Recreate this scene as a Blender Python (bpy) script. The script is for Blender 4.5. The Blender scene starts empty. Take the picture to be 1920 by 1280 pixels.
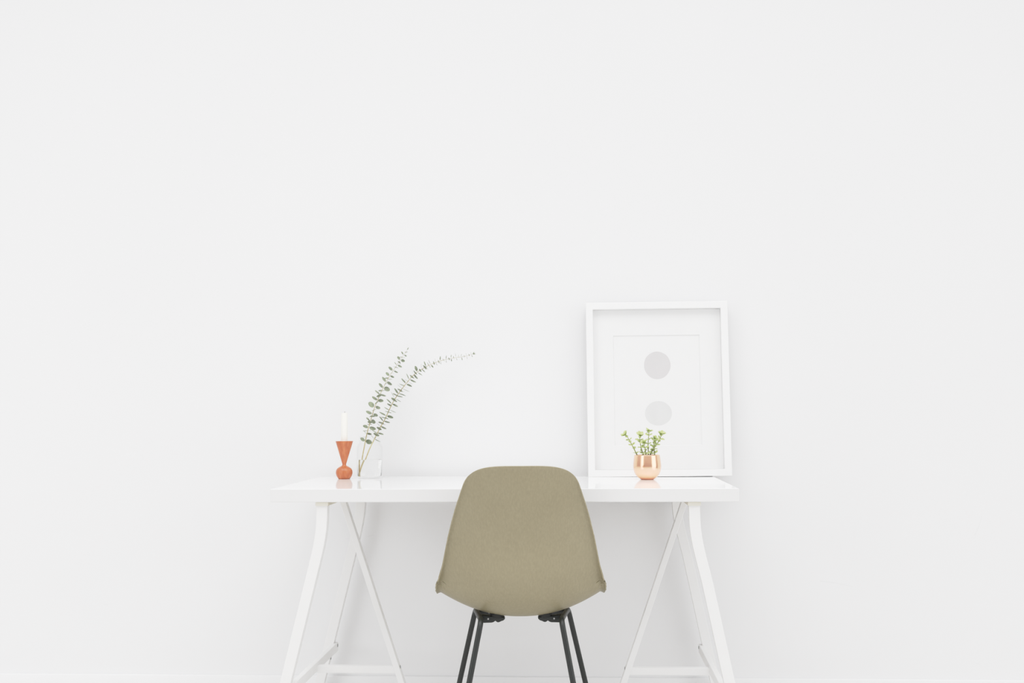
import bpy, bmesh, math, random
from mathutils import Vector, Matrix

S = bpy.context.scene
COL = S.collection
PI = math.pi

# ------------------------------------------------------------------ helpers
def link(name, me, mat, parent=None):
    o = bpy.data.objects.new(name, me)
    COL.objects.link(o)
    if mat:
        me.materials.append(mat)
    if parent:
        o.parent = parent
    return o

def make(name, V, F, mat, parent=None, smooth=True, base=None, sharp=40):
    """one mesh object; V is in world space when base is given (then made local)"""
    if base is not None:
        b = Vector(base)
        V = [Vector(v) - b for v in V]
    me = bpy.data.meshes.new(name)
    me.from_pydata([tuple(v) for v in V], [], F)
    bm = bmesh.new(); bm.from_mesh(me)
    bmesh.ops.recalc_face_normals(bm, faces=bm.faces)
    bm.to_mesh(me); bm.free()
    if smooth:
        me.polygons.foreach_set('use_smooth', [True] * len(me.polygons))
        me.set_sharp_from_angle(angle=math.radians(sharp))
    me.update()
    return link(name, me, mat, parent)

def thing(name, label, cat, loc=(0, 0, 0), rz=0.0, group=None):
    o = bpy.data.objects.new(name, None)
    o.empty_display_size = 0.05
    COL.objects.link(o)
    o.location = loc; o.rotation_euler = (0, 0, rz)
    return tag(o, label, cat, group)

def tag(o, label, cat, group=None):
    o['label'] = label; o['category'] = cat
    if group: o['group'] = group
    return o

def structure(o):
    o['kind'] = 'structure'
    return o

class MB:
    def __init__(s): s.V = []; s.F = []
    def add(s, V, F):
        n = len(s.V); s.V += [Vector(v) for v in V]; s.F += [tuple(i + n for i in f) for f in F]
        return s
    def box(s, a, b, bev=0.0, seg=2):
        bm = bmesh.new()
        bmesh.ops.create_cube(bm, size=1)
        for v in bm.verts:
            v.co = Vector(((a[i] + b[i]) / 2 + v.co[i] * (b[i] - a[i]) for i in range(3)))
        if bev:
            bmesh.ops.bevel(bm, geom=bm.edges[:], offset=bev, segments=seg, profile=0.5, affect='EDGES')
        return s.from_bm(bm)
    def from_bm(s, bm):
        bm.verts.index_update()
        s.add([v.co.copy() for v in bm.verts], [tuple(v.index for v in f.verts) for f in bm.faces])
        bm.free(); return s
    def prism(s, poly, y0, y1, bev=0.0):
        """polygon in XZ extruded along Y"""
        bm = bmesh.new()
        a = [bm.verts.new((x, y0, z)) for x, z in poly]
        b = [bm.verts.new((x, y1, z)) for x, z in poly]
        n = len(poly)
        bm.faces.new(a); bm.faces.new(b[::-1])
        for i in range(n):
            bm.faces.new((a[i], b[i], b[(i + 1) % n], a[(i + 1) % n]))
        bmesh.ops.recalc_face_normals(bm, faces=bm.faces)
        if bev:
            ed = [e for e in bm.edges if len(e.link_faces) == 2 and e.calc_face_angle() > 0.5]
            bmesh.ops.bevel(bm, geom=ed, offset=bev, segments=2, profile=0.5, affect='EDGES')
        return s.from_bm(bm)
    def tube(s, P, R, n=12, cap=True):
        P = [Vector(p) for p in P]
        if not isinstance(R, (list, tuple)): R = [R] * len(P)
        T = []
        for i in range(len(P)):
            t = (P[min(i + 1, len(P) - 1)] - P[max(i - 1, 0)]).normalized(); T.append(t)
        up = Vector((0, 1, 0)) if abs(T[0].y) < 0.9 else Vector((1, 0, 0))
        N = (up - T[0] * up.dot(T[0])).normalized()
        V = []; F = []
        for i, p in enumerate(P):
            N = (N - T[i] * N.dot(T[i])).normalized(); B = T[i].cross(N)
            for k in range(n):
                a = 2 * PI * k / n
                V.append(p + (N * math.cos(a) + B * math.sin(a)) * R[i])
        for i in range(len(P) - 1):
            for k in range(n):
                F.append((i * n + k, i * n + (k + 1) % n, (i + 1) * n + (k + 1) % n, (i + 1) * n + k))
        if cap:
            F.append(tuple(range(n))[::-1]); F.append(tuple((len(P) - 1) * n + k for k in range(n)))
        return s.add(V, F)
    def lathe(s, prof, c, n=48, closed=False):
        """prof: (r,z) list; r=0 at an end closes with a pole"""
        V = []; rows = []
        for r, z in prof:
            if r < 1e-6:
                rows.append([len(V)]); V.append((c[0], c[1], c[2] + z))
            else:
                rows.append(list(range(len(V), len(V) + n)))
                V += [(c[0] + r * math.cos(2 * PI * k / n), c[1] + r * math.sin(2 * PI * k / n), c[2] + z) for k in range(n)]
        F = []
        pr = list(zip(rows, rows[1:]))
        if closed: pr.append((rows[-1], rows[0]))
        for a, b in pr:
            for k in range(n):
                k2 = (k + 1) % n
                if len(a) == 1 and len(b) == 1: continue
                if len(a) == 1: F.append((a[0], b[k], b[k2]))
                elif len(b) == 1: F.append((a[k], a[k2], b[0]))
                else: F.append((a[k], a[k2], b[k2], b[k]))
        return s.add(V, F)
    def build(s, name, mat, parent=None, base=None, smooth=True, sharp=40):
        return make(name, s.V, s.F, mat, parent, smooth, base, sharp)

def smooth_path(P, n=6):
    """Catmull-Rom through the points"""
    P = [Vector(p) for p in P]; out = []
    for i in range(len(P) - 1):
        a = P[max(i - 1, 0)]; b = P[i]; c = P[i + 1]; d = P[min(i + 2, len(P) - 1)]
        for k in range(n):
            t = k / n
            out.append(0.5 * ((2 * b) + (c - a) * t + (2 * a - 5 * b + 4 * c - d) * t * t + (3 * b - a - 3 * c + d) * t ** 3))
    out.append(P[-1]); return out

def fillet(P, r, n=6):
    P = [Vector(p) for p in P]; out = [P[0]]
    for i in range(1, len(P) - 1):
        a = (P[i - 1] - P[i]).normalized(); b = (P[i + 1] - P[i]).normalized()
        p0 = P[i] + a * r; p1 = P[i] + b * r
        for k in range(n + 1):
            t = k / n
            out.append(p0 * (1 - t) ** 2 + P[i] * 2 * t * (1 - t) + p1 * t * t)
    out.append(P[-1]); return out

def lerp_table(T, x):
    if x <= T[0][0]: return T[0][1]
    for (a, va), (b, vb) in zip(T, T[1:]):
        if x <= b: return va + (vb - va) * (x - a) / (b - a)
    return T[-1][1]

# ------------------------------------------------------------------ materials
def lin(c):
    f = lambda u: u / 12.92 if u <= 0.04045 else ((u + 0.055) / 1.055) ** 2.4
    return tuple(f(v / 255) for v in c) + (1,)

class Mat:
    def __init__(s, name):
        s.m = bpy.data.materials.new(name); s.m.use_nodes = True
        s.t = s.m.node_tree; s.n = s.t.nodes; s.l = s.t.links
        s.b = s.n['Principled BSDF']; s.out = s.n['Material Output']
    def node(s, typ, **kw):
        n = s.n.new(typ)
        for k, v in kw.items(): setattr(n, k, v)
        return n
    def set(s, **kw):
        for k, v in kw.items():
            s.b.inputs[k.replace('_', ' ')].default_value = v
        return s
    def noise(s, scale, detail=3, vec=None, coord='Object'):
        tc = s.node('ShaderNodeTexCoord'); nz = s.node('ShaderNodeTexNoise')
        nz.inputs['Scale'].default_value = scale; nz.inputs['Detail'].default_value = detail
        if vec:
            mp = s.node('ShaderNodeMapping'); mp.inputs['Scale'].default_value = vec
            s.l.new(tc.outputs[coord], mp.inputs['Vector']); s.l.new(mp.outputs[0], nz.inputs['Vector'])
        else:
            s.l.new(tc.outputs[coord], nz.inputs['Vector'])
        return nz.outputs['Fac']
    def ramp(s, fac, stops):
        r = s.node('ShaderNodeValToRGB')
        el = r.color_ramp.elements
        while len(el) < len(stops): el.new(0.5)
        for e, (p, c) in zip(el, stops): e.position = p; e.color = c
        s.l.new(fac, r.inputs['Fac']); return r.outputs['Color']
    def color(s, sock): s.l.new(sock, s.b.inputs['Base Color']); return s
    def bump(s, fac, strength, dist=0.002):
        b = s.node('ShaderNodeBump'); b.inputs['Strength'].default_value = strength
        b.inputs['Distance'].default_value = dist
        s.l.new(fac, b.inputs['Height']); s.l.new(b.outputs[0], s.b.inputs['Normal']); return s

def simple(name, rgb, rough=0.5, var=0.03, scale=20, **kw):
    m = Mat(name); c = lin(rgb)
    f = m.noise(scale)
    m.color(m.ramp(f, [(0.3, tuple(v * (1 - var) for v in c[:3]) + (1,)), (0.7, tuple(min(1, v * (1 + var)) for v in c[:3]) + (1,))]))
    m.set(Roughness=rough, **kw)
    return m.m

# painted wall with a few faint scuffs
def wall_material():
    m = Mat('painted_plaster')
    base = lin((233, 233, 234))
    f = m.noise(1.4, 4)
    col = m.ramp(f, [(0.3, tuple(v * 0.985 for v in base[:3]) + (1,)), (0.7, base)])
    geo = m.node('ShaderNodeNewGeometry')
    scuffs = [((0.923, .416), (0.966, .411), .0026, .10), ((0.966, .411), (1.018, .400), .0022, .07),
              ((1.406, .610), (1.399, .583), .0022, .07), ((1.399, .583), (1.385, .554), .0026, .09),
              ((0.578, 1.858), (0.582, 1.836), .0035, .035), ((-.524, .542), (-.516, .542), .0025, .06),
              ((-.455, .550), (-.441, .553), .0022, .06), ((1.376, .174), (1.388, .171), .0024, .06),
              ((-1.286, .338), (-1.274, .338), .0024, .06), ((-1.08, .805), (-1.056, .805), .002, .04)]
    acc = None
    for a, b, w, k in scuffs:
        A = Vector((a[0], 0, a[1])); B = Vector((b[0], 0, b[1])); ba = B - A
        flat = m.node('ShaderNodeVectorMath', operation='MULTIPLY'); flat.inputs[1].default_value = (1, 0, 1)
        m.l.new(geo.outputs['Position'], flat.inputs[0])
        pa = m.node('ShaderNodeVectorMath', operation='SUBTRACT'); pa.inputs[1].default_value = A
        m.l.new(flat.outputs[0], pa.inputs[0])
        dt = m.node('ShaderNodeVectorMath', operation='DOT_PRODUCT'); dt.inputs[1].default_value = ba / ba.dot(ba)
        m.l.new(pa.outputs[0], dt.inputs[0])
        cl = m.node('ShaderNodeClamp'); m.l.new(dt.outputs['Value'], cl.inputs[0])
        sc = m.node('ShaderNodeVectorMath', operation='SCALE'); sc.inputs[0].default_value = ba
        m.l.new(cl.outputs[0], sc.inputs['Scale'])
        df = m.node('ShaderNodeVectorMath', operation='DISTANCE')
        m.l.new(pa.outputs[0], df.inputs[0]); m.l.new(sc.outputs[0], df.inputs[1])
        mr = m.node('ShaderNodeMapRange'); mr.inputs['From Min'].default_value = 0; mr.inputs['From Max'].default_value = w
        mr.inputs['To Min'].default_value = k; mr.inputs['To Max'].default_value = 0
        m.l.new(df.outputs['Value'], mr.inputs['Value'])
        if acc is None: acc = mr.outputs[0]
        else:
            mx = m.node('ShaderNodeMath', operation='MAXIMUM')
            m.l.new(acc, mx.inputs[0]); m.l.new(mr.outputs[0], mx.inputs[1]); acc = mx.outputs[0]
    mix = m.node('ShaderNodeMix', data_type='RGBA')
    mix.inputs['B'].default_value = (0.15, 0.15, 0.16, 1)
    m.l.new(acc, mix.inputs['Factor']); m.l.new(col, mix.inputs['A'])
    m.color(mix.outputs['Result'])
    m.bump(m.noise(260, 2), 0.06, 0.0006)
    m.set(Roughness=0.75)
    m.b.inputs['Specular IOR Level'].default_value = 0.2
    return m.m

def shell_material():
    m = Mat('moulded_fibreglass')
    f1 = m.noise(260, 4, (1, 1, 0.35))
    f2 = m.noise(9, 3)
    c = m.ramp(f1, [(0.25, lin((133, 125, 101))), (0.5, lin((138, 130, 105))), (0.72, lin((143, 135, 110)))])
    mx = m.node('ShaderNodeMix', data_type='RGBA', blend_type='MULTIPLY')
    mx.inputs['Factor'].default_value = 1
    m.l.new(c, mx.inputs['A'])
    m.l.new(m.ramp(f2, [(0.3, (0.95, 0.94, 0.92, 1)), (0.7, (1, 1, 1, 1))]), mx.inputs['B'])
    m.color(mx.outputs['Result'])
    m.bump(f1, 0.06, 0.0005)
    m.set(Roughness=0.42)
    return m.m

def wood_material():
    m = Mat('turned_teak')
    tc = m.node('ShaderNodeTexCoord'); mp = m.node('ShaderNodeMapping')
    mp.inputs['Scale'].default_value = (1, 1, 0.15); mp.inputs['Rotation'].default_value = (0.25, 0.2, 0)
    m.l.new(tc.outputs['Object'], mp.inputs['Vector'])
    nz = m.node('ShaderNodeTexNoise'); nz.inputs['Scale'].default_value = 130; nz.inputs['Detail'].default_value = 5
    m.l.new(mp.outputs[0], nz.inputs['Vector'])
    m.color(m.ramp(nz.outputs['Fac'], [(0.25, lin((148, 78, 44))), (0.5, lin((172, 95, 57))), (0.75, lin((190, 115, 73)))]))
    m.set(Roughness=0.35)
    return m.m

def clear_glass(name, tint=(0.97, 0.985, 0.98), gain=1.0, ior=1.45):
    """thin clear sheet: see-through with a Fresnel gloss"""
    m = Mat(name)
    m.n.remove(m.b)
    tr = m.node('ShaderNodeBsdfTransparent'); tr.inputs['Color'].default_value = tint + (1,)
    gl = m.node('ShaderNodeBsdfGlossy'); gl.inputs['Roughness'].default_value = 0.03
    lw = m.node('ShaderNodeLayerWeight'); lw.inputs['Blend'].default_value = 0.5
    fr = m.node('ShaderNodeMath', operation='POWER'); fr.inputs[1].default_value = 3.0
    m.l.new(lw.outputs['Facing'], fr.inputs[0])
    ma = m.node('ShaderNodeMath', operation='MULTIPLY'); ma.inputs[1].default_value = gain
    nz = m.noise(8, 1); 
    mr = m.node('ShaderNodeMapRange'); mr.inputs['To Min'].default_value = 0.96; mr.inputs['To Max'].default_value = 1.0
    m.l.new(nz, mr.inputs['Value'])
    m2 = m.node('ShaderNodeMath', operation='MULTIPLY')
    m.l.new(fr.outputs[0], ma.inputs[0]); m.l.new(ma.outputs[0], m2.inputs[0]); m.l.new(mr.outputs[0], m2.inputs[1])
    mix = m.node('ShaderNodeMixShader')
    m.l.new(m2.outputs[0], mix.inputs[0]); m.l.new(tr.outputs[0], mix.inputs[1]); m.l.new(gl.outputs[0], mix.inputs[2])
    m.l.new(mix.outputs[0], m.out.inputs['Surface'])
    return m.m

def water_material():
    m = Mat('water')
    m.set(Roughness=0.0, IOR=1.33)
    m.b.inputs['Transmission Weight'].default_value = 1
    f = m.noise(5, 1)
    m.color(m.ramp(f, [(0.3, (0.985, 0.99, 0.985, 1)), (0.7, (1, 1, 1, 1))]))
    return m.m

def leaf_material(name, a, b, rough=0.5, trans=0.12):
    m = Mat(name)
    m.color(m.ramp(m.noise(90, 2), [(0.3, lin(a)), (0.7, lin(b))]))
    m.set(Roughness=rough)
    m.b.inputs['Subsurface Weight'].default_value = 0.0
    tl = m.node('ShaderNodeBsdfTranslucent'); tl.inputs['Color'].default_value = lin(b)
    mx = m.node('ShaderNodeMixShader'); mx.inputs[0].default_value = trans
    m.l.new(m.b.outputs[0], mx.inputs[1]); m.l.new(tl.outputs[0], mx.inputs[2])
    m.l.new(mx.outputs[0], m.out.inputs['Surface'])
    return m.m

def copper_material():
    m = Mat('polished_copper')
    m.color(m.ramp(m.noise(14, 2), [(0.3, (0.92, 0.50, 0.33, 1)), (0.7, (0.96, 0.56, 0.38, 1))]))
    m.set(Metallic=1.0, Roughness=0.19)
    m.bump(m.noise(35, 2), 0.10, 0.002)
    return m.m

M_wall = wall_material()
M_trim = simple('white_trim_paint', (233, 233, 234), 0.5, 0.01)
M_floor = simple('pale_floor', (216, 214, 211), 0.4, 0.03, 6)
M_lacquer = simple('white_lacquer', (249, 249, 249), 0.05, 0.006, 5)
M_edge_shade = simple('shaded_edge_band', (226, 225, 225), 0.25, 0.006, 5)  # duller white than the top: shade on the edge put into the colour
M_white_steel = simple('white_powder_coat', (235, 234, 233), 0.4, 0.01, 30)
M_beam = simple('shaded_cream_steel', (218, 212, 196), 0.5, 0.01, 30)  # cream tone with the shade under the tabletop painted in
M_frame = simple('white_painted_wood', (240, 240, 240), 0.4, 0.01, 30)
M_mat = simple('white_mat_board', (234, 234, 234), 0.8, 0.01, 40)
M_print = simple('white_art_paper', (234, 234, 234), 0.85, 0.01, 40)
M_wash1 = simple('warm_grey_wash', (201, 197, 198), 0.9, 0.03, 26)
M_wash2 = simple('cool_grey_wash', (212, 212, 212), 0.9, 0.03, 26)
M_back = simple('brown_fibreboard', (150, 120, 90), 0.8, 0.08, 60)
M_shell = shell_material()
M_black = simple('black_powder_coat', (20, 24, 22), 0.45, 0.1, 60)
M_rubber = simple('black_rubber', (24, 25, 24), 0.7, 0.1, 60)
M_bolt = simple('zinc_bolt', (170, 170, 170), 0.45, 0.05, 60, Metallic=0.8)
M_wood = wood_material()
M_wax = simple('ivory_wax', (246, 243, 232), 0.45, 0.01, 20)
M_wick = simple('singed_wick', (120, 116, 112), 0.9, 0.1, 200)
M_glass = clear_glass('clear_jar_glass', (0.996, 0.998, 0.997), 0.30)
M_pane = clear_glass('clear_pane', (0.998, 0.998, 0.998), 0.15)
M_water = water_material()
M_euc = leaf_material('eucalyptus_leaf', (110, 118, 98), (146, 153, 130))
M_eucstem = leaf_material('eucalyptus_stem', (158, 144, 104), (188, 178, 138), trans=0.02)
M_copper = copper_material()
M_soil = simple('dark_soil', (70, 56, 44), 0.95, 0.3, 300)
M_succ = leaf_material('succulent_leaf', (164, 180, 108), (202, 212, 154), 0.4, 0.2)
M_succstem = leaf_material('succulent_stem', (120, 124, 78), (160, 164, 104), 0.6, 0.02)

# ------------------------------------------------------------------ setting
WY = 0.635                      # wall plane
mb = MB().box((-5, WY, 0), (5, WY + 0.12, 3.2)); structure(mb.build('wall_back', M_wall, smooth=False))
mb = MB().box((-5, -6, -0.1), (5, WY + 0.12, 0)); structure(mb.build('floor', M_floor, smooth=False))
mb = MB().prism([(-5, 0), (5, 0), (5, 0.126), (-5, 0.126)], WY - 0.012, WY, 0.003)
structure(mb.build('baseboard_back', M_trim))

# ------------------------------------------------------------------ tabletop on two trestles
T = 0.735
mb = MB().box((-0.6, 0, T - 0.034), (0.6, 0.6, T), 0.0016, 2)
top = mb.build('tabletop', M_lacquer, sharp=12)
top.data.materials.append(M_edge_shade)
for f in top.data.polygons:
    if f.normal.z < 0.9: f.material_index = 1  # every face but the top gets the shade-darkened tone
tag(top, 'long glossy white rectangular tabletop laid across two trestles against the wall', 'tabletop')

def trestle(cx, s, label, low, slope):
    """s=-1: outer legs splay to -x.  local coordinates about (cx, .3, 0)"""
    base = (cx, 0.3, 0)
    r = thing('trestle', label, 'trestle', base, 0, 'white trestles under the tabletop')
    X = lambda d: cx + s * d            # d: outward distance from the beam axis
    # top beam
    MB().box((cx - 0.0165, 0.006, 0.691), (cx + 0.0165, 0.594, 0.701), 0.0012).build('top_beam', M_beam, r, base, sharp=12)['label'] = 'top beam, shade toned into its cream colour'
    w = 0.014
    zs = [0.693, 0.655, 0.630, 0.610, 0.590, 0.565, 0.540, 0.500, 0.236, 0.004]
    ds = [0.0, 0.0008, 0.0024, 0.0050, 0.0085, 0.0140, 0.0200, 0.0298, low, low + (low - 0.0298) / 0.264 * 0.232]
    def leg(y0, y1):
        L = [(X(d + w), z) for z, d in zip(zs, ds)]
        R = [(X(d - w), z) for z, d in zip(zs, ds)]
        m = MB().prism(L + R[::-1], y0, y1, 0.0012)
        o = m.build('leg', M_white_steel, r, base, sharp=12)
        d = ds[-1]
        MB().box((X(d) - 0.017, y0 - 0.002, 0.0), (X(d) + 0.017, y1 + 0.002, 0.009), 0.002).build('foot_cap', M_white_steel, o, base)
    leg(0.010, 0.038); leg(0.562, 0.590)
    # single inner leg, leaning inwards
    a, b = 0.0085, -0.0085
    top = (0.004, 0.693); bot = (0.004 - slope * 0.689, 0.004)
    m = MB().prism([(X(top[0] + a), top[1]), (X(top[0] + b), top[1]), (X(bot[0] + b), bot[1]), (X(bot[0] + a), bot[1])], 0.286, 0.314, 0.0012)
    o = m.build('leg', M_white_steel, r, base, sharp=12)
    MB().box((X(bot[0]) - 0.013, 0.284, 0), (X(bot[0]) + 0.013, 0.316, 0.009), 0.002).build('foot_cap', M_white_steel, o, base)
    # side rail between the two outer legs, on their inner faces
    d = low + 0.003
    lo = d - w - 0.012; hi = d - w + 0.003
    x0, x1 = sorted((X(lo), X(hi)))
    rail = MB().box((x0, 0.012, 0.210), (x1, 0.588, 0.236), 0.0015).build('side_rail', M_white_steel, r, base, sharp=12)
    # cross rail from the side rail to the inner leg
    dm = lambda z: 0.004 - slope * (0.693 - z)
    x0, x1 = sorted((X(lo + 0.004), X(dm(0.216) + 0.003)))
    cr = MB().box((x0, 0.290, 0.206), (x1, 0.310, 0.226), 0.0015).build('cross_rail', M_white_steel, r, base, sharp=12)
    def bolt(p, axis, par):
        q = Vector(p); ax = Vector(axis)
        MB().tube([q, q + ax * 0.0006, q + ax * 0.0016, q + ax * 0.0019], [0.0050, 0.0050, 0.0040, 0.002], 14).build('bolt', M_bolt, par, base)
    xi = X(lo)
    for y in (0.026, 0.576):
        bolt((xi, y, 0.2275), (-s, 0, 0), rail)
    zz = 0.190
    dd = 0.0298 + (0.50 - zz) * (low - 0.0298) / 0.264 - w
    for y in (0.024, 0.574):
        bolt((X(dd), y, zz), (-s, 0, 0), rail)
    bolt((X(dm(0.222) - 0.0085), 0.30, 0.222), (-s, 0, 0), cr)
    return r
trestle(-0.467, -1, 'white steel trestle under the left end of the tabletop, below the candlestick', 0.0945, 0.331)
trestle(0.488, 1, 'white steel trestle under the right end of the tabletop, below the framed picture', 0.0845, 0.349)

# ------------------------------------------------------------------ shell chair
def shell_chair():
    r = thing('shell_chair', 'olive taupe moulded shell side chair on thin black steel legs, seen from behind', 'chair',
              (0.047, 0, 0), math.radians(3.6))
    C = smooth_path([(0, -0.138, 0.7985), (0, -0.120, 0.735), (0, -0.098, 0.660), (0, -0.082, 0.595), (0, -0.074, 0.545), (0, -0.066, 0.503),
                     (0, -0.045, 0.452), (0, -0.002, 0.4185), (0, 0.060, 0.4080), (0, 0.140, 0.4135), (0, 0.220, 0.433),
                     (0, 0.285, 0.438), (0, 0.328, 0.426), (0, 0.345, 0.400)], 10)
    S_ = [0.0]
    for a, b in zip(C, C[1:]): S_.append(S_[-1] + (b - a).length)
    L = S_[-1]
    def at(s):
        s = min(max(s, 0), L)
        for i in range(len(S_) - 1):
            if s <= S_[i + 1] + 1e-9:
                t = (s - S_[i]) / (S_[i + 1] - S_[i]); p = C[i].lerp(C[i + 1], t); break
        i0 = max(i - 3, 0); i1 = min(i + 4, len(C) - 1)
        tg = (C[i1] - C[i0]).normalized()
        n = Vector((0, -tg.z, tg.y))        # towards the sitter
        return p, n
    Wt = [(0.0, 0.1305), (0.057, 0.1455), (0.120, 0.1655), (0.195, 0.1850), (0.225, 0.1915), (0.285, 0.2035),
          (0.345, 0.2158), (0.400, 0.2192), (0.46, 0.2205), (0.56, 0.2200), (0.66, 0.2150), (L, 0.200)]
    Dt = [(0.0, 0.018), (0.10, 0.032), (0.20, 0.048), (0.28, 0.066), (0.34, 0.084), (0.40, 0.080), (0.46, 0.064), (0.54, 0.050), (0.64, 0.028), (L, 0.0)]
    def sm(T_, s):
        return sum(lerp_table(T_, s + k * 0.012) for k in (-2, -1, 0, 1, 2)) / 5
    nu, nv = 56, 84
    def crn(u, R, p): return R * (1 - max(0.0, 1 - abs(u) ** p) ** (1 / p))
    V = []; 
    for i in range(nu + 1):
        tau = -1 + 2 * i / nu
        u = math.copysign(1 - (1 - abs(tau)) ** 1.75, tau)
        for j in range(nv + 1):
            t = j / nv
            s0 = crn(u, 0.073, 3.25); s1 = L - crn(u, 0.085, 3.2)
            s = s0 + (s1 - s0) * t
            p, n = at(s)
            au = abs(u); E = 0.945
            if au <= E: f = (au / E) ** 2.2
            else: f = 1.0 + 0.06 * (au - E) / (1 - E) - 0.13 * ((au - E) / (1 - E)) ** 1.5
            d = sm(Dt, s) * f
            x = u * (sm(Wt, s) - 0.0018)
            V.append(Vector((x, p.y + n.y * d, p.z + n.z * d)))
    F = []
    k = nv + 1
    for i in range(nu):
        for j in range(nv):
            F.append((i * k + j, i * k + j + 1, (i + 1) * k + j + 1, (i + 1) * k + j))
    o = make('seat_shell', V, F, M_shell, r, True)
    sol = o.modifiers.new('Thickness', 'SOLIDIFY'); sol.thickness = 0.0042; sol.offset = 0
    bev = o.modifiers.new('Rim', 'BEVEL'); bev.width = 0.0012; bev.segments = 2; bev.limit_method = 'ANGLE'; bev.angle_limit = 1.0

    # two bent side frames: rear leg, top bar and front leg in black tube
    for s in (-1, 1):
        rear_foot = (s * 0.176 - 0.005, -0.115, 0.012); rear_top = (s * 0.1005 - 0.0005, -0.038, 0.4105)
        front_top = (s * 0.1255 + 0.005, 0.212, 0.3970); front_foot = (s * 0.2135 + 0.006, 0.246, 0.012)
        P = fillet([rear_foot, rear_top, front_top, front_foot], 0.024, 8)
        split = len(P) // 2
        # rear leg / top rail / front leg as separate parts
        nb = 9
        MB().tube(P[:1 + nb], 0.0071, 16).build('leg', M_black, r)
        MB().tube(P[nb:nb + 2], 0.0071, 16).build('top_rail', M_black, r)
        MB().tube(P[nb + 1:], 0.0071, 16).build('leg', M_black, r)
        for q in (rear_foot, front_foot):
            MB().lathe([(0, 0), (0.011, 0), (0.0125, 0.002), (0.0125, 0.006), (0.009, 0.014), (0.0066, 0.018), (0, 0.018)], (q[0], q[1], 0.0), 20).build('glide', M_rubber, r)
        # mounting brackets: curved black plate from the rail to a rubber mount
        for y, name in ((0.030, 'mount_bracket'), (0.185, 'mount_bracket')):
            zt = 0.4090 if y < 0.1 else 0.400
            xr = 0.1005 + 0.0285 * (y + 0.038) / 0.25
            poly = [(xr - 0.002, zt + 0.004), (xr - 0.03, zt + 0.001), (0.044, zt - 0.001), (0.042, zt - 0.0045), (0.046, zt - 0.0085),
                    (0.052, zt - 0.0105), (0.056, zt - 0.0125), (0.060, zt - 0.0135), (0.063, zt - 0.0125), (0.067, zt - 0.0095), (0.071, zt - 0.0125),
                    (0.076, zt - 0.0140), (xr - 0.012, zt - 0.0145), (xr - 0.003, zt - 0.010)]
            m = MB().prism([(s * a + 0.001, b) for a, b in poly], y - 0.014, y + 0.014, 0.0008)
            bo = m.build(name, M_black, r)
            MB().lathe([(0, 0), (0.016, 0), (0.0175, 0.002), (0.0175, 0.011 if y < .1 else .02), (0, 0.011 if y < .1 else 0.02)], (s * 0.062, y, zt - 0.003), 24).build('rubber_mount', M_rubber, bo)
            MB().tube([(s * 0.084, y - 0.0150, zt - 0.0045), (s * 0.084, y - 0.0136, zt - 0.0045)], 0.0022, 10).build('rivet', M_bolt, bo)
    return r
shell_chair()

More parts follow.
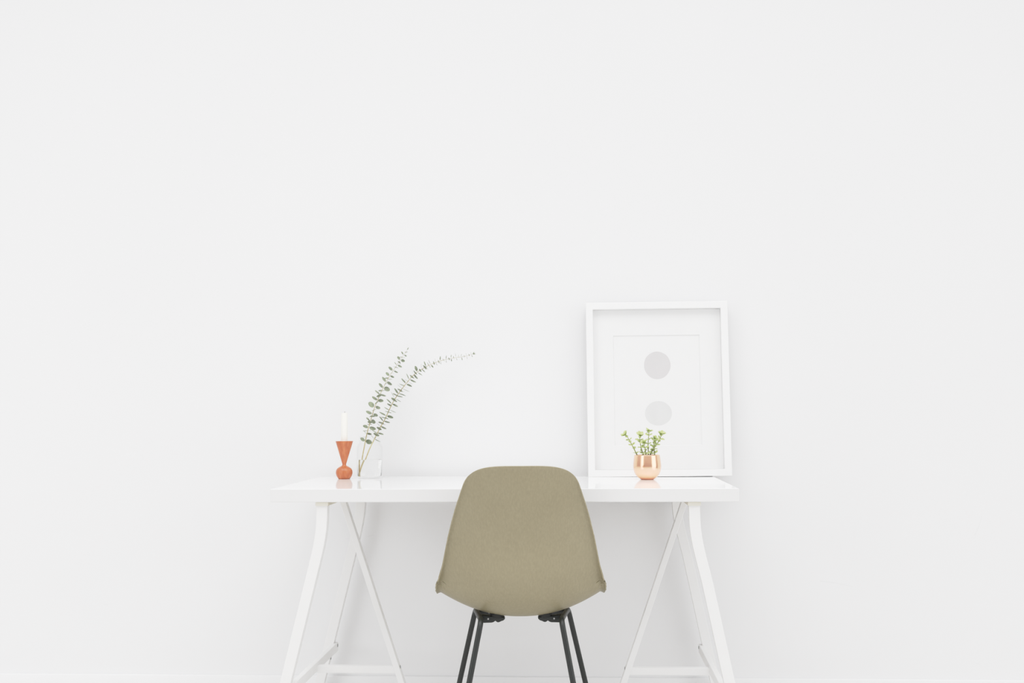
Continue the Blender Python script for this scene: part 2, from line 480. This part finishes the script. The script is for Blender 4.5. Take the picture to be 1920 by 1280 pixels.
# ------------------------------------------------------------------ framed picture leaning on the wall
def picture():
    base = Vector((0.2250, 0.5525, T))
    yaw, lean, roll = math.radians(0.6), math.radians(2.9), math.radians(0.3)
    r = thing('framed_picture', 'white framed print of two grey painted circles leaning on the wall, standing on the tabletop', 'picture', base)
    a = Vector((math.cos(yaw), math.sin(yaw), 0)); n = Vector((-math.sin(yaw), math.cos(yaw), 0))
    u = Vector((0, 0, 1)) * math.cos(lean) + n * math.sin(lean)
    a2 = a * math.cos(roll) + u * math.sin(roll); u2 = u * math.cos(roll) - a * math.sin(roll)
    bk = a2.cross(u2).normalized() * -1           # pointing to the wall
    r.rotation_euler = Matrix((a2, bk, u2)).transposed().to_euler()
    W, H, D, fw = 0.4287, 0.528, 0.040, 0.0205
    def board(x0, x1, z0, z1, y0, y1, hole=None):
        m = MB()
        if not hole: return m.box((x0, y0, z0), (x1, y1, z1), 0.0)
        hx0, hx1, hz0, hz1, ins = hole
        o = [(x0, z0), (x1, z0), (x1, z1), (x0, z1)]; i = [(hx0, hz0), (hx1, hz0), (hx1, hz1), (hx0, hz1)]
        ib = [(hx0 + ins, hz0 + ins), (hx1 - ins, hz0 + ins), (hx1 - ins, hz1 - ins), (hx0 + ins, hz1 - ins)]
        V = [(p[0], y0, p[1]) for p in o] + [(p[0], y0, p[1]) for p in i] + [(p[0], y1, p[1]) for p in o] + [(p[0], y1, p[1]) for p in ib]
        F = []
        for k in range(4):
            j = (k + 1) % 4
            F += [(k, j, 4 + j, 4 + k), (8 + k, 12 + k, 12 + j, 8 + j), (k, 8 + k, 8 + j, j), (4 + k, 4 + j, 12 + j, 12 + k)]
        return m.add(V, F)
    fr = board(0, W, 0, H, 0, D, (fw, W - fw, fw, H - fw, 0)).build('frame_moulding', M_frame, r, smooth=False)
    bv = fr.modifiers.new('Edges', 'BEVEL'); bv.width = 0.0012; bv.segments = 2; bv.limit_method = 'ANGLE'
    e = 0.0006
    board(fw + e, W - fw - e, fw + e, H - fw - e, 0.017, 0.019).build('glass_pane', M_pane, r, smooth=False)
    board(fw + e, W - fw - e, fw + e, H - fw - e, 0.0200, 0.0222, (0.0812, 0.3445, 0.093, 0.4285, 0.0016)).build('mat_board', M_mat, r, smooth=False)
    pr = board(fw + e, W - fw - e, fw + e, H - fw - e, 0.0226, 0.0232).build('art_print', M_print, r, smooth=False)
    board(fw + e, W - fw - e, fw + e, H - fw - e, 0.0236, 0.0286).build('backing_board', M_back, r, smooth=False)
    rnd = random.Random(4)
    for (cx, cz, rx, rz, m_, lab) in ((0.2145, H - 0.192, 0.0400, 0.0425, M_wash1, 'upper circle, slightly warm darker grey wash'),
                                      (0.2150, H - 0.338, 0.0405, 0.0372, M_wash2, 'lower circle, paler grey wash, slightly squashed')):
        ph = [rnd.uniform(0, 6.28) for _ in range(4)]
        V = [(cx, 0.02245, cz)]
        for k in range(72):
            t = 2 * PI * k / 72
            q = 1 + 0.008 * math.sin(2 * t + ph[0]) + 0.006 * math.sin(3 * t + ph[1]) + 0.004 * math.sin(7 * t + ph[2])
            V.append((cx + rx * q * math.cos(t), 0.02245, cz + rz * q * math.sin(t)))
        F = [(0, 1 + k, 1 + (k + 1) % 72) for k in range(72)]
        c = make('painted_circle', V, F, m_, pr, False); c['label'] = lab
picture()

# ------------------------------------------------------------------ candlestick and candle
cx, cy = -0.5005, 0.477
prof = [(0, 0), (0.0160, 0), (0.0172, 0.0006), (0.0205, 0.005), (0.0238, 0.0115), (0.0250, 0.0185), (0.0244, 0.0245), (0.0218, 0.030), (0.0165, 0.0345),
        (0.0105, 0.0375), (0.0068, 0.0395), (0.0056, 0.042), (0.0060, 0.0450), (0.0110, 0.0610), (0.0165, 0.0795), (0.0222, 0.0985), (0.0258, 0.1105), (0.0260, 0.1118),
        (0.0252, 0.1122), (0.0104, 0.1122), (0.0102, 0.1115), (0.0102, 0.090), (0, 0.090)]
o = MB().lathe(prof, (0, 0, 0), 64).build('candlestick', M_wood, sharp=45)
o.location = (cx, cy, T)
tag(o, 'turned reddish-brown wooden candlestick with flared cup and bulbous foot on the tabletop', 'candlestick')
c = thing('candle', 'short ivory taper candle standing upright in the wooden candlestick', 'candle', (cx, cy, T + 0.0902))
MB().lathe([(0, 0), (0.0096, 0), (0.0098, 0.001), (0.0096, 0.060), (0.0092, 0.1035), (0.0086, 0.1055), (0.0074, 0.1058), (0.0050, 0.1040), (0, 0.1036)], (0, 0, 0), 40).build('wax_body', M_wax, c)
MB().tube(smooth_path([(0, 0, 0.102), (0.0004, 0, 0.1055), (0.0014, 0, 0.1085), (0.0012, 0, 0.1100)], 4), 0.0009, 8).build('wick', M_wick, c)

# ------------------------------------------------------------------ glass jar with water
jx, jy = -0.429, 0.503
j = thing('glass_jar', 'clear glass jar half full of water holding two eucalyptus branches', 'jar', (jx, jy, T))
outer = [(0, 0), (0.0335, 0), (0.0372, 0.0018), (0.0388, 0.006), (0.0388, 0.090), (0.0380, 0.0965), (0.0350, 0.1015), (0.0318, 0.1040), (0.0308, 0.107),
         (0.0308, 0.1090), (0.0322, 0.1100), (0.0322, 0.1118), (0.0308, 0.1128), (0.0308, 0.1225), (0.0304, 0.1248), (0.0296, 0.1252)]
inner = [(0.0288, 0.1246), (0.0285, 0.1220), (0.0285, 0.106), (0.0300, 0.1015), (0.0334, 0.0985), (0.0356, 0.0945), (0.0364, 0.089), (0.0364, 0.0085), (0.0345, 0.0058), (0.030, 0.005), (0, 0.005)]
MB().lathe(outer + inner, (0, 0, 0), 72).build('jar_body', M_glass, j, sharp=60)
wz = 0.0555
wa = MB().lathe([(0, 0.0056), (0.0300, 0.0056), (0.0342, 0.0064), (0.0360, 0.0090), (0.0361, wz + 0.0008), (0.0352, wz + 0.0001), (0.033, wz), (0, wz)], (0, 0, 0), 72).build('water', M_water, j, sharp=50)

# ------------------------------------------------------------------ eucalyptus branches
def branch(label, pts, start, spacing, rad, seed, tip_r, tilt, dens=1.0):
    rnd = random.Random(seed)
    base = Vector(pts[0])
    r = thing('eucalyptus_branch', label, 'branch', base, 0, 'eucalyptus branches in the jar')
    P = smooth_path(pts, 8)
    n = len(P)
    R = [0.00165 * (1 - i / n) + 0.0005 for i in range(n)]
    MB().tube(P, R, 8).build('stem', M_eucstem, r, base)
    S_ = [0.0]
    for a, b in zip(P, P[1:]): S_.append(S_[-1] + (b - a).length)
    L = S_[-1]
    def at(s):
        for i in range(n - 1):
            if s <= S_[i + 1]:
                t = (s - S_[i]) / (S_[i + 1] - S_[i]); return P[i].lerp(P[i + 1], t), (P[min(i + 2, n - 1)] - P[max(i - 1, 0)]).normalized()
        return P[-1], (P[-1] - P[-2]).normalized()
    m = MB()
    s = start; k = 0
    while s < L:
        q = (s - start) / (L - start)
        p, t = at(s)
        e1 = t.cross(Vector((0, 1, 0))).normalized(); e2 = t.cross(e1).normalized()
        ang = (k % 2) * PI / 2 + rnd.uniform(-0.4, 0.4) + 0.35
        rr = lerp_table(rad, q)
        for h in (0, 1):
            a = ang + h * PI + rnd.uniform(-0.2, 0.2)
            out = (e1 * math.cos(a) + e2 * math.sin(a) + t * rnd.uniform(-0.05, 0.4)).normalized()
            nn = (t * (1 - tilt) + Vector((rnd.uniform(-.3, .3), -1, rnd.uniform(-.2, .5))) * tilt * rnd.uniform(0.3, 1.2))
            nn = (nn - out * nn.dot(out)).normalized()
            sd = out.cross(nn)
            sz = rr * rnd.uniform(0.78, 1.12)
            pl = rnd.uniform(0.0015, 0.0030)          # petiole
            cup = rnd.uniform(-0.25, 0.3)
            V = [p + out * (pl + sz * 0.95) + nn * (-cup * sz * 0.25)]
            N = 14
            for i in range(N):
                th = 2 * PI * i / N
                x = math.cos(th); y = math.sin(th)
                wid = 0.86 * (1 - 0.12 * x)
                V.append(p + out * (pl + sz * (1 + 1.0 * x)) + sd * (sz * wid * y) + nn * (cup * sz * 0.3 * abs(y) + cup * sz * 0.15 * x))
            m.add(V, [(0, 1 + i, 1 + (i + 1) % N) for i in range(N)])
            w = sd * 0.0006
            m.add([p - w, p + w, p + out * (pl + 0.002) + w, p + out * (pl + 0.002) - w], [(0, 1, 2, 3)])
        s += lerp_table(spacing, q) * rnd.uniform(0.85, 1.15); k += 1
    # tip tuft
    p, t = P[-1], (P[-1] - P[-4]).normalized()
    for h in range(3):
        o_ = (t + Vector((rnd.uniform(-.5, .5), rnd.uniform(-.3, .3), rnd.uniform(-.5, .5)))).normalized()
        sd = o_.cross(Vector((0, -1, 0.2))).normalized()
        V = [p, p + o_ * tip_r + sd * tip_r * .35, p + o_ * tip_r * 2.2, p + o_ * tip_r - sd * tip_r * .35]
        m.add(V, [(0, 1, 2, 3)])
    m.build('foliage', M_euc, r, base, sharp=80)
    return r
TB = T
ptsA = [(-.4520, .500, .7420), (-.4525, .502, .770), (-.4515, .505, .795), (-.446, .509, .830), (-.4395, .516, .868), (-.431, .527, .905), (-.421, .540, .945), (-.408, .553, .982),
        (-.395, .564, 1.013), (-.380, .573, 1.043), (-.363, .581, 1.070), (-.346, .587, 1.097), (-.329, .592, 1.122)]
ptsB = [(-.4560, .492, .7420), (-.4480, .494, .770), (-.4390, .496, .795), (-.4275, .499, .825), (-.4105, .503, .860), (-.397, .507, .888), (-.384, .512, .912), (-.371, .517, .942), (-.357, .522, .970),
        (-.340, .527, .996), (-.321, .532, 1.021), (-.299, .537, 1.046), (-.270, .542, 1.066), (-.238, .547, 1.081), (-.206, .551, 1.091), (-.174, .555, 1.097), (-.150, .558, 1.100), (-.124, .561, 1.107)]
branch('upright eucalyptus branch with round grey-green leaves, nearer the candle, standing in the glass jar', ptsA, 0.105,
       [(0, .0105), (0.5, .0110), (1, .0100)], [(0, .0096), (0.45, .0096), (0.75, .0076), (1, .0048)], 11, .005, 0.60)
branch('long arching eucalyptus branch bending right with a thin drooping tip, standing in the glass jar', ptsB, 0.118,
       [(0, .0100), (0.35, .0092), (0.6, .0080), (1, .0078)], [(0, .0100), (0.35, .0116), (0.55, .0090), (0.75, .0056), (1, .0038)], 23, .005, 0.36)

# ------------------------------------------------------------------ succulent in a copper pot
def potted():
    b = Vector((0.393, 0.415, T))
    r = thing('potted_succulent', 'small green leafy succulent in a round polished copper pot in front of the picture', 'potted plant', b)
    out = [(0, 0), (0.0170, 0), (0.0190, 0.0008), (0.0205, 0.0016), (0.0270, 0.0060), (0.0335, 0.0130), (0.0380, 0.0220), (0.0402, 0.0320), (0.0404, 0.0400), (0.0396, 0.0500),
           (0.0383, 0.0600), (0.0370, 0.0690), (0.0368, 0.0702), (0.0362, 0.0705), (0.0357, 0.0700), (0.0358, 0.0690), (0.0372, 0.0600), (0.0384, 0.0500), (0.0390, 0.0400), (0.0388, 0.032), (0.0366, 0.0225), (0.0320, 0.0138), (0.025, 0.008), (0, 0.006)]
    MB().lathe(out, (0, 0, 0), 72).build('pot', M_copper, r, sharp=60)
    rnd = random.Random(9)
    # soil: bumpy disc with a skirt
    sp = MB().lathe([(0, 0.0650), (0.012, 0.0655), (0.024, 0.0645), (0.0335, 0.0630), (0.0362, 0.0610), (0.0366, 0.055), (0, 0.055)], (0, 0, 0), 40)
    for v in sp.V:
        if v.z > 0.062: v.z += rnd.uniform(-0.0015, 0.0015)
    sp.build('soil', M_soil, r)
    stems = [[(-.026, .004, .063), (-.029, .002, .071), (-.041, -.002, .095), (-.052, -.006, .116), (-.062, -.008, .129)],
             [(-.010, .008, .063), (-.011, .007, .072), (-.017, .004, .092), (-.020, .002, .116), (-.019, 0, .127)],
             [(.004, -.004, .063), (.004, -.005, .072), (.003, -.006, .097), (.005, -.006, .126), (.007, -.006, .138)],
             [(.022, .004, .063), (.022, .003, .072), (.020, .0, .092), (.021, -.004, .110), (.023, -.006, .116)],
             [(.009, .010, .063), (.010, .010, .071), (.018, .008, .086), (.028, .008, .099), (.038, .006, .116), (.043, .004, .130)],
             [(-.004, -.010, .063), (-.004, -.011, .071), (-.006, -.014, .088), (-.009, -.016, .105)]]
    for si, pts in enumerate(stems):
        P = smooth_path(pts, 6); n = len(P)
        st = MB().tube(P, [0.0021 * (1 - 0.55 * i / n) for i in range(n)], 8).build('stem', M_succstem, r)
        m = MB()
        def leafm(p, out, size, nrm):
            nn = (nrm - out * nrm.dot(out)).normalized(); sd = out.cross(nn)
            rows = [(0, .10), (.18, .30), (.42, .46), (.68, .48), (.88, .30), (1, .04)]
            V = []
            for f, w in rows:
                c = p + out * size * f + nn * size * 0.10 * math.sin(f * 2.6)
                hw = w * size * 0.68; th = size * 0.07 * (w + .1) / .5
                V += [c - sd * hw, c - nn * th, c + sd * hw, c + nn * th]
            F = []
            for i in range(len(rows) - 1):
                for k in range(4): F.append((i * 4 + k, i * 4 + (k + 1) % 4, i * 4 + 4 + (k + 1) % 4, i * 4 + 4 + k))
            F += [(3, 2, 1, 0), tuple(range(len(V) - 4, len(V)))]
            m.add(V, F)
        i = 7; kk = 0
        while i < n:
            p = P[i]; t = (P[min(i + 1, n - 1)] - P[i - 1]).normalized()
            e1 = t.cross(Vector((0, 1, 0.01))).normalized(); e2 = t.cross(e1)
            a0 = kk * PI / 2 + rnd.uniform(-.5, .5)
            for h in (0, 1):
                a = a0 + h * PI
                o_ = (e1 * math.cos(a) + e2 * math.sin(a) + t * rnd.uniform(0.15, 0.8)).normalized()
                leafm(p, o_, rnd.uniform(0.0105, 0.0145) * (0.8 + .35 * i / n), (t * .7 + Vector((rnd.uniform(-.5, .5), -.6, .3))).normalized())
            i += rnd.choice((2, 3, 3)); kk += 1
        p = P[-1]; t = (P[-1] - P[-3]).normalized()
        e1 = t.cross(Vector((0, 1, 0.01))).normalized(); e2 = t.cross(e1)
        for h in range(5):
            a = h * 1.26 + rnd.uniform(-.3, .3)
            o_ = (e1 * math.cos(a) + e2 * math.sin(a) + t * rnd.uniform(.3, 1.1)).normalized()
            leafm(p, o_, rnd.uniform(.0110, .0150), (t + Vector((0, -.5, 0))).normalized())
        m.build('foliage', M_succ, st, sharp=60)
potted()

# ------------------------------------------------------------------ light
def area(name, loc, target, sx, sy, power, col=(1, 1, 1)):
    d = bpy.data.lights.new(name, 'AREA'); d.shape = 'RECTANGLE'; d.size = sx; d.size_y = sy; d.energy = power; d.color = col
    o = bpy.data.objects.new(name, d); COL.objects.link(o); o.location = loc
    o.rotation_euler = (Vector(target) - Vector(loc)).to_track_quat('-Z', 'Y').to_euler()
    return o
area('window_light_right', (3.5, -1.7, 1.25), (0.2, 0.1, 0.75), 2.4, 2.0, 38)
area('left_wall_fill', (-3.6, -3.2, 1.5), (-2.9, 0.6, 0.8), 2.6, 2.2, 34).data.spread = math.radians(110)  # added fill that lifts the left part of the wall, not a known window
area('overhead_fill', (0, -1.3, 3.4), (0, -0.9, 0), 4.5, 2.0, 78).data.spread = math.radians(150)  # added fill from above to brighten the tabletop, not an actual lamp

w = bpy.data.worlds.new('room_light'); S.world = w; w.use_nodes = True
nt = w.node_tree; bg = nt.nodes['Background']
tc = nt.nodes.new('ShaderNodeTexCoord'); sx = nt.nodes.new('ShaderNodeSeparateXYZ')
rp = nt.nodes.new('ShaderNodeValToRGB')
nt.links.new(tc.outputs['Generated'], sx.inputs[0])
mr = nt.nodes.new('ShaderNodeMapRange'); mr.inputs['From Min'].default_value = -1; mr.inputs['From Max'].default_value = 1
nt.links.new(sx.outputs['Z'], mr.inputs['Value']); nt.links.new(mr.outputs[0], rp.inputs['Fac'])
e = rp.color_ramp.elements
e[0].position = 0.42; e[0].color = (0.58, 0.58, 0.59, 1)
e[1].position = 0.85; e[1].color = (2.2, 2.2, 2.2, 1)
nt.links.new(rp.outputs[0], bg.inputs['Color']); bg.inputs['Strength'].default_value = 0.66

# ------------------------------------------------------------------ camera
cx, cyy, cz = 0.193875912, -3.07939940, 0.927749253
yaw, pit, roll, fpx = 0.0541329392, 0.0594929662, -0.00503881515, 2252.01864
fw = Vector((-math.sin(yaw) * math.cos(pit), math.cos(yaw) * math.cos(pit), math.sin(pit)))
rt = Vector((math.cos(yaw), math.sin(yaw), 0)); up = rt.cross(fw)
r2 = rt * math.cos(roll) + up * math.sin(roll); u2 = up * math.cos(roll) - rt * math.sin(roll)
cam = bpy.data.cameras.new('camera'); cam.sensor_width = 36; cam.lens = fpx / 1920 * 36
co = bpy.data.objects.new('camera', cam); COL.objects.link(co)
co.matrix_world = Matrix.Translation((cx, cyy, cz)) @ Matrix((r2, u2, -fw)).transposed().to_4x4()
S.camera = co

S.view_settings.view_transform = 'Standard'
S.view_settings.look = 'None'
S.view_settings.exposure = -0.08
# gentle film-like highlight shoulder for the whole picture
vs = S.view_settings
vs.use_curve_mapping = True
cm = vs.curve_mapping
WL = 1.8
cm.white_level = (WL, WL, WL); cm.black_level = (0, 0, 0)
cv = cm.curves[3]
pts = [(0, 0), (0.2, 0.205), (0.42, 0.42), (0.55, 0.55), (0.68, 0.66), (0.90, 0.768), (1.03, 0.808), (1.22, 0.872), (1.8, 1.0)]
while len(cv.points) < len(pts): cv.points.new(0.5, 0.5)
for p, (x, y) in zip(cv.points, pts): p.location = (x / WL, y)
cm.update()
S.cycles.use_denoising = True
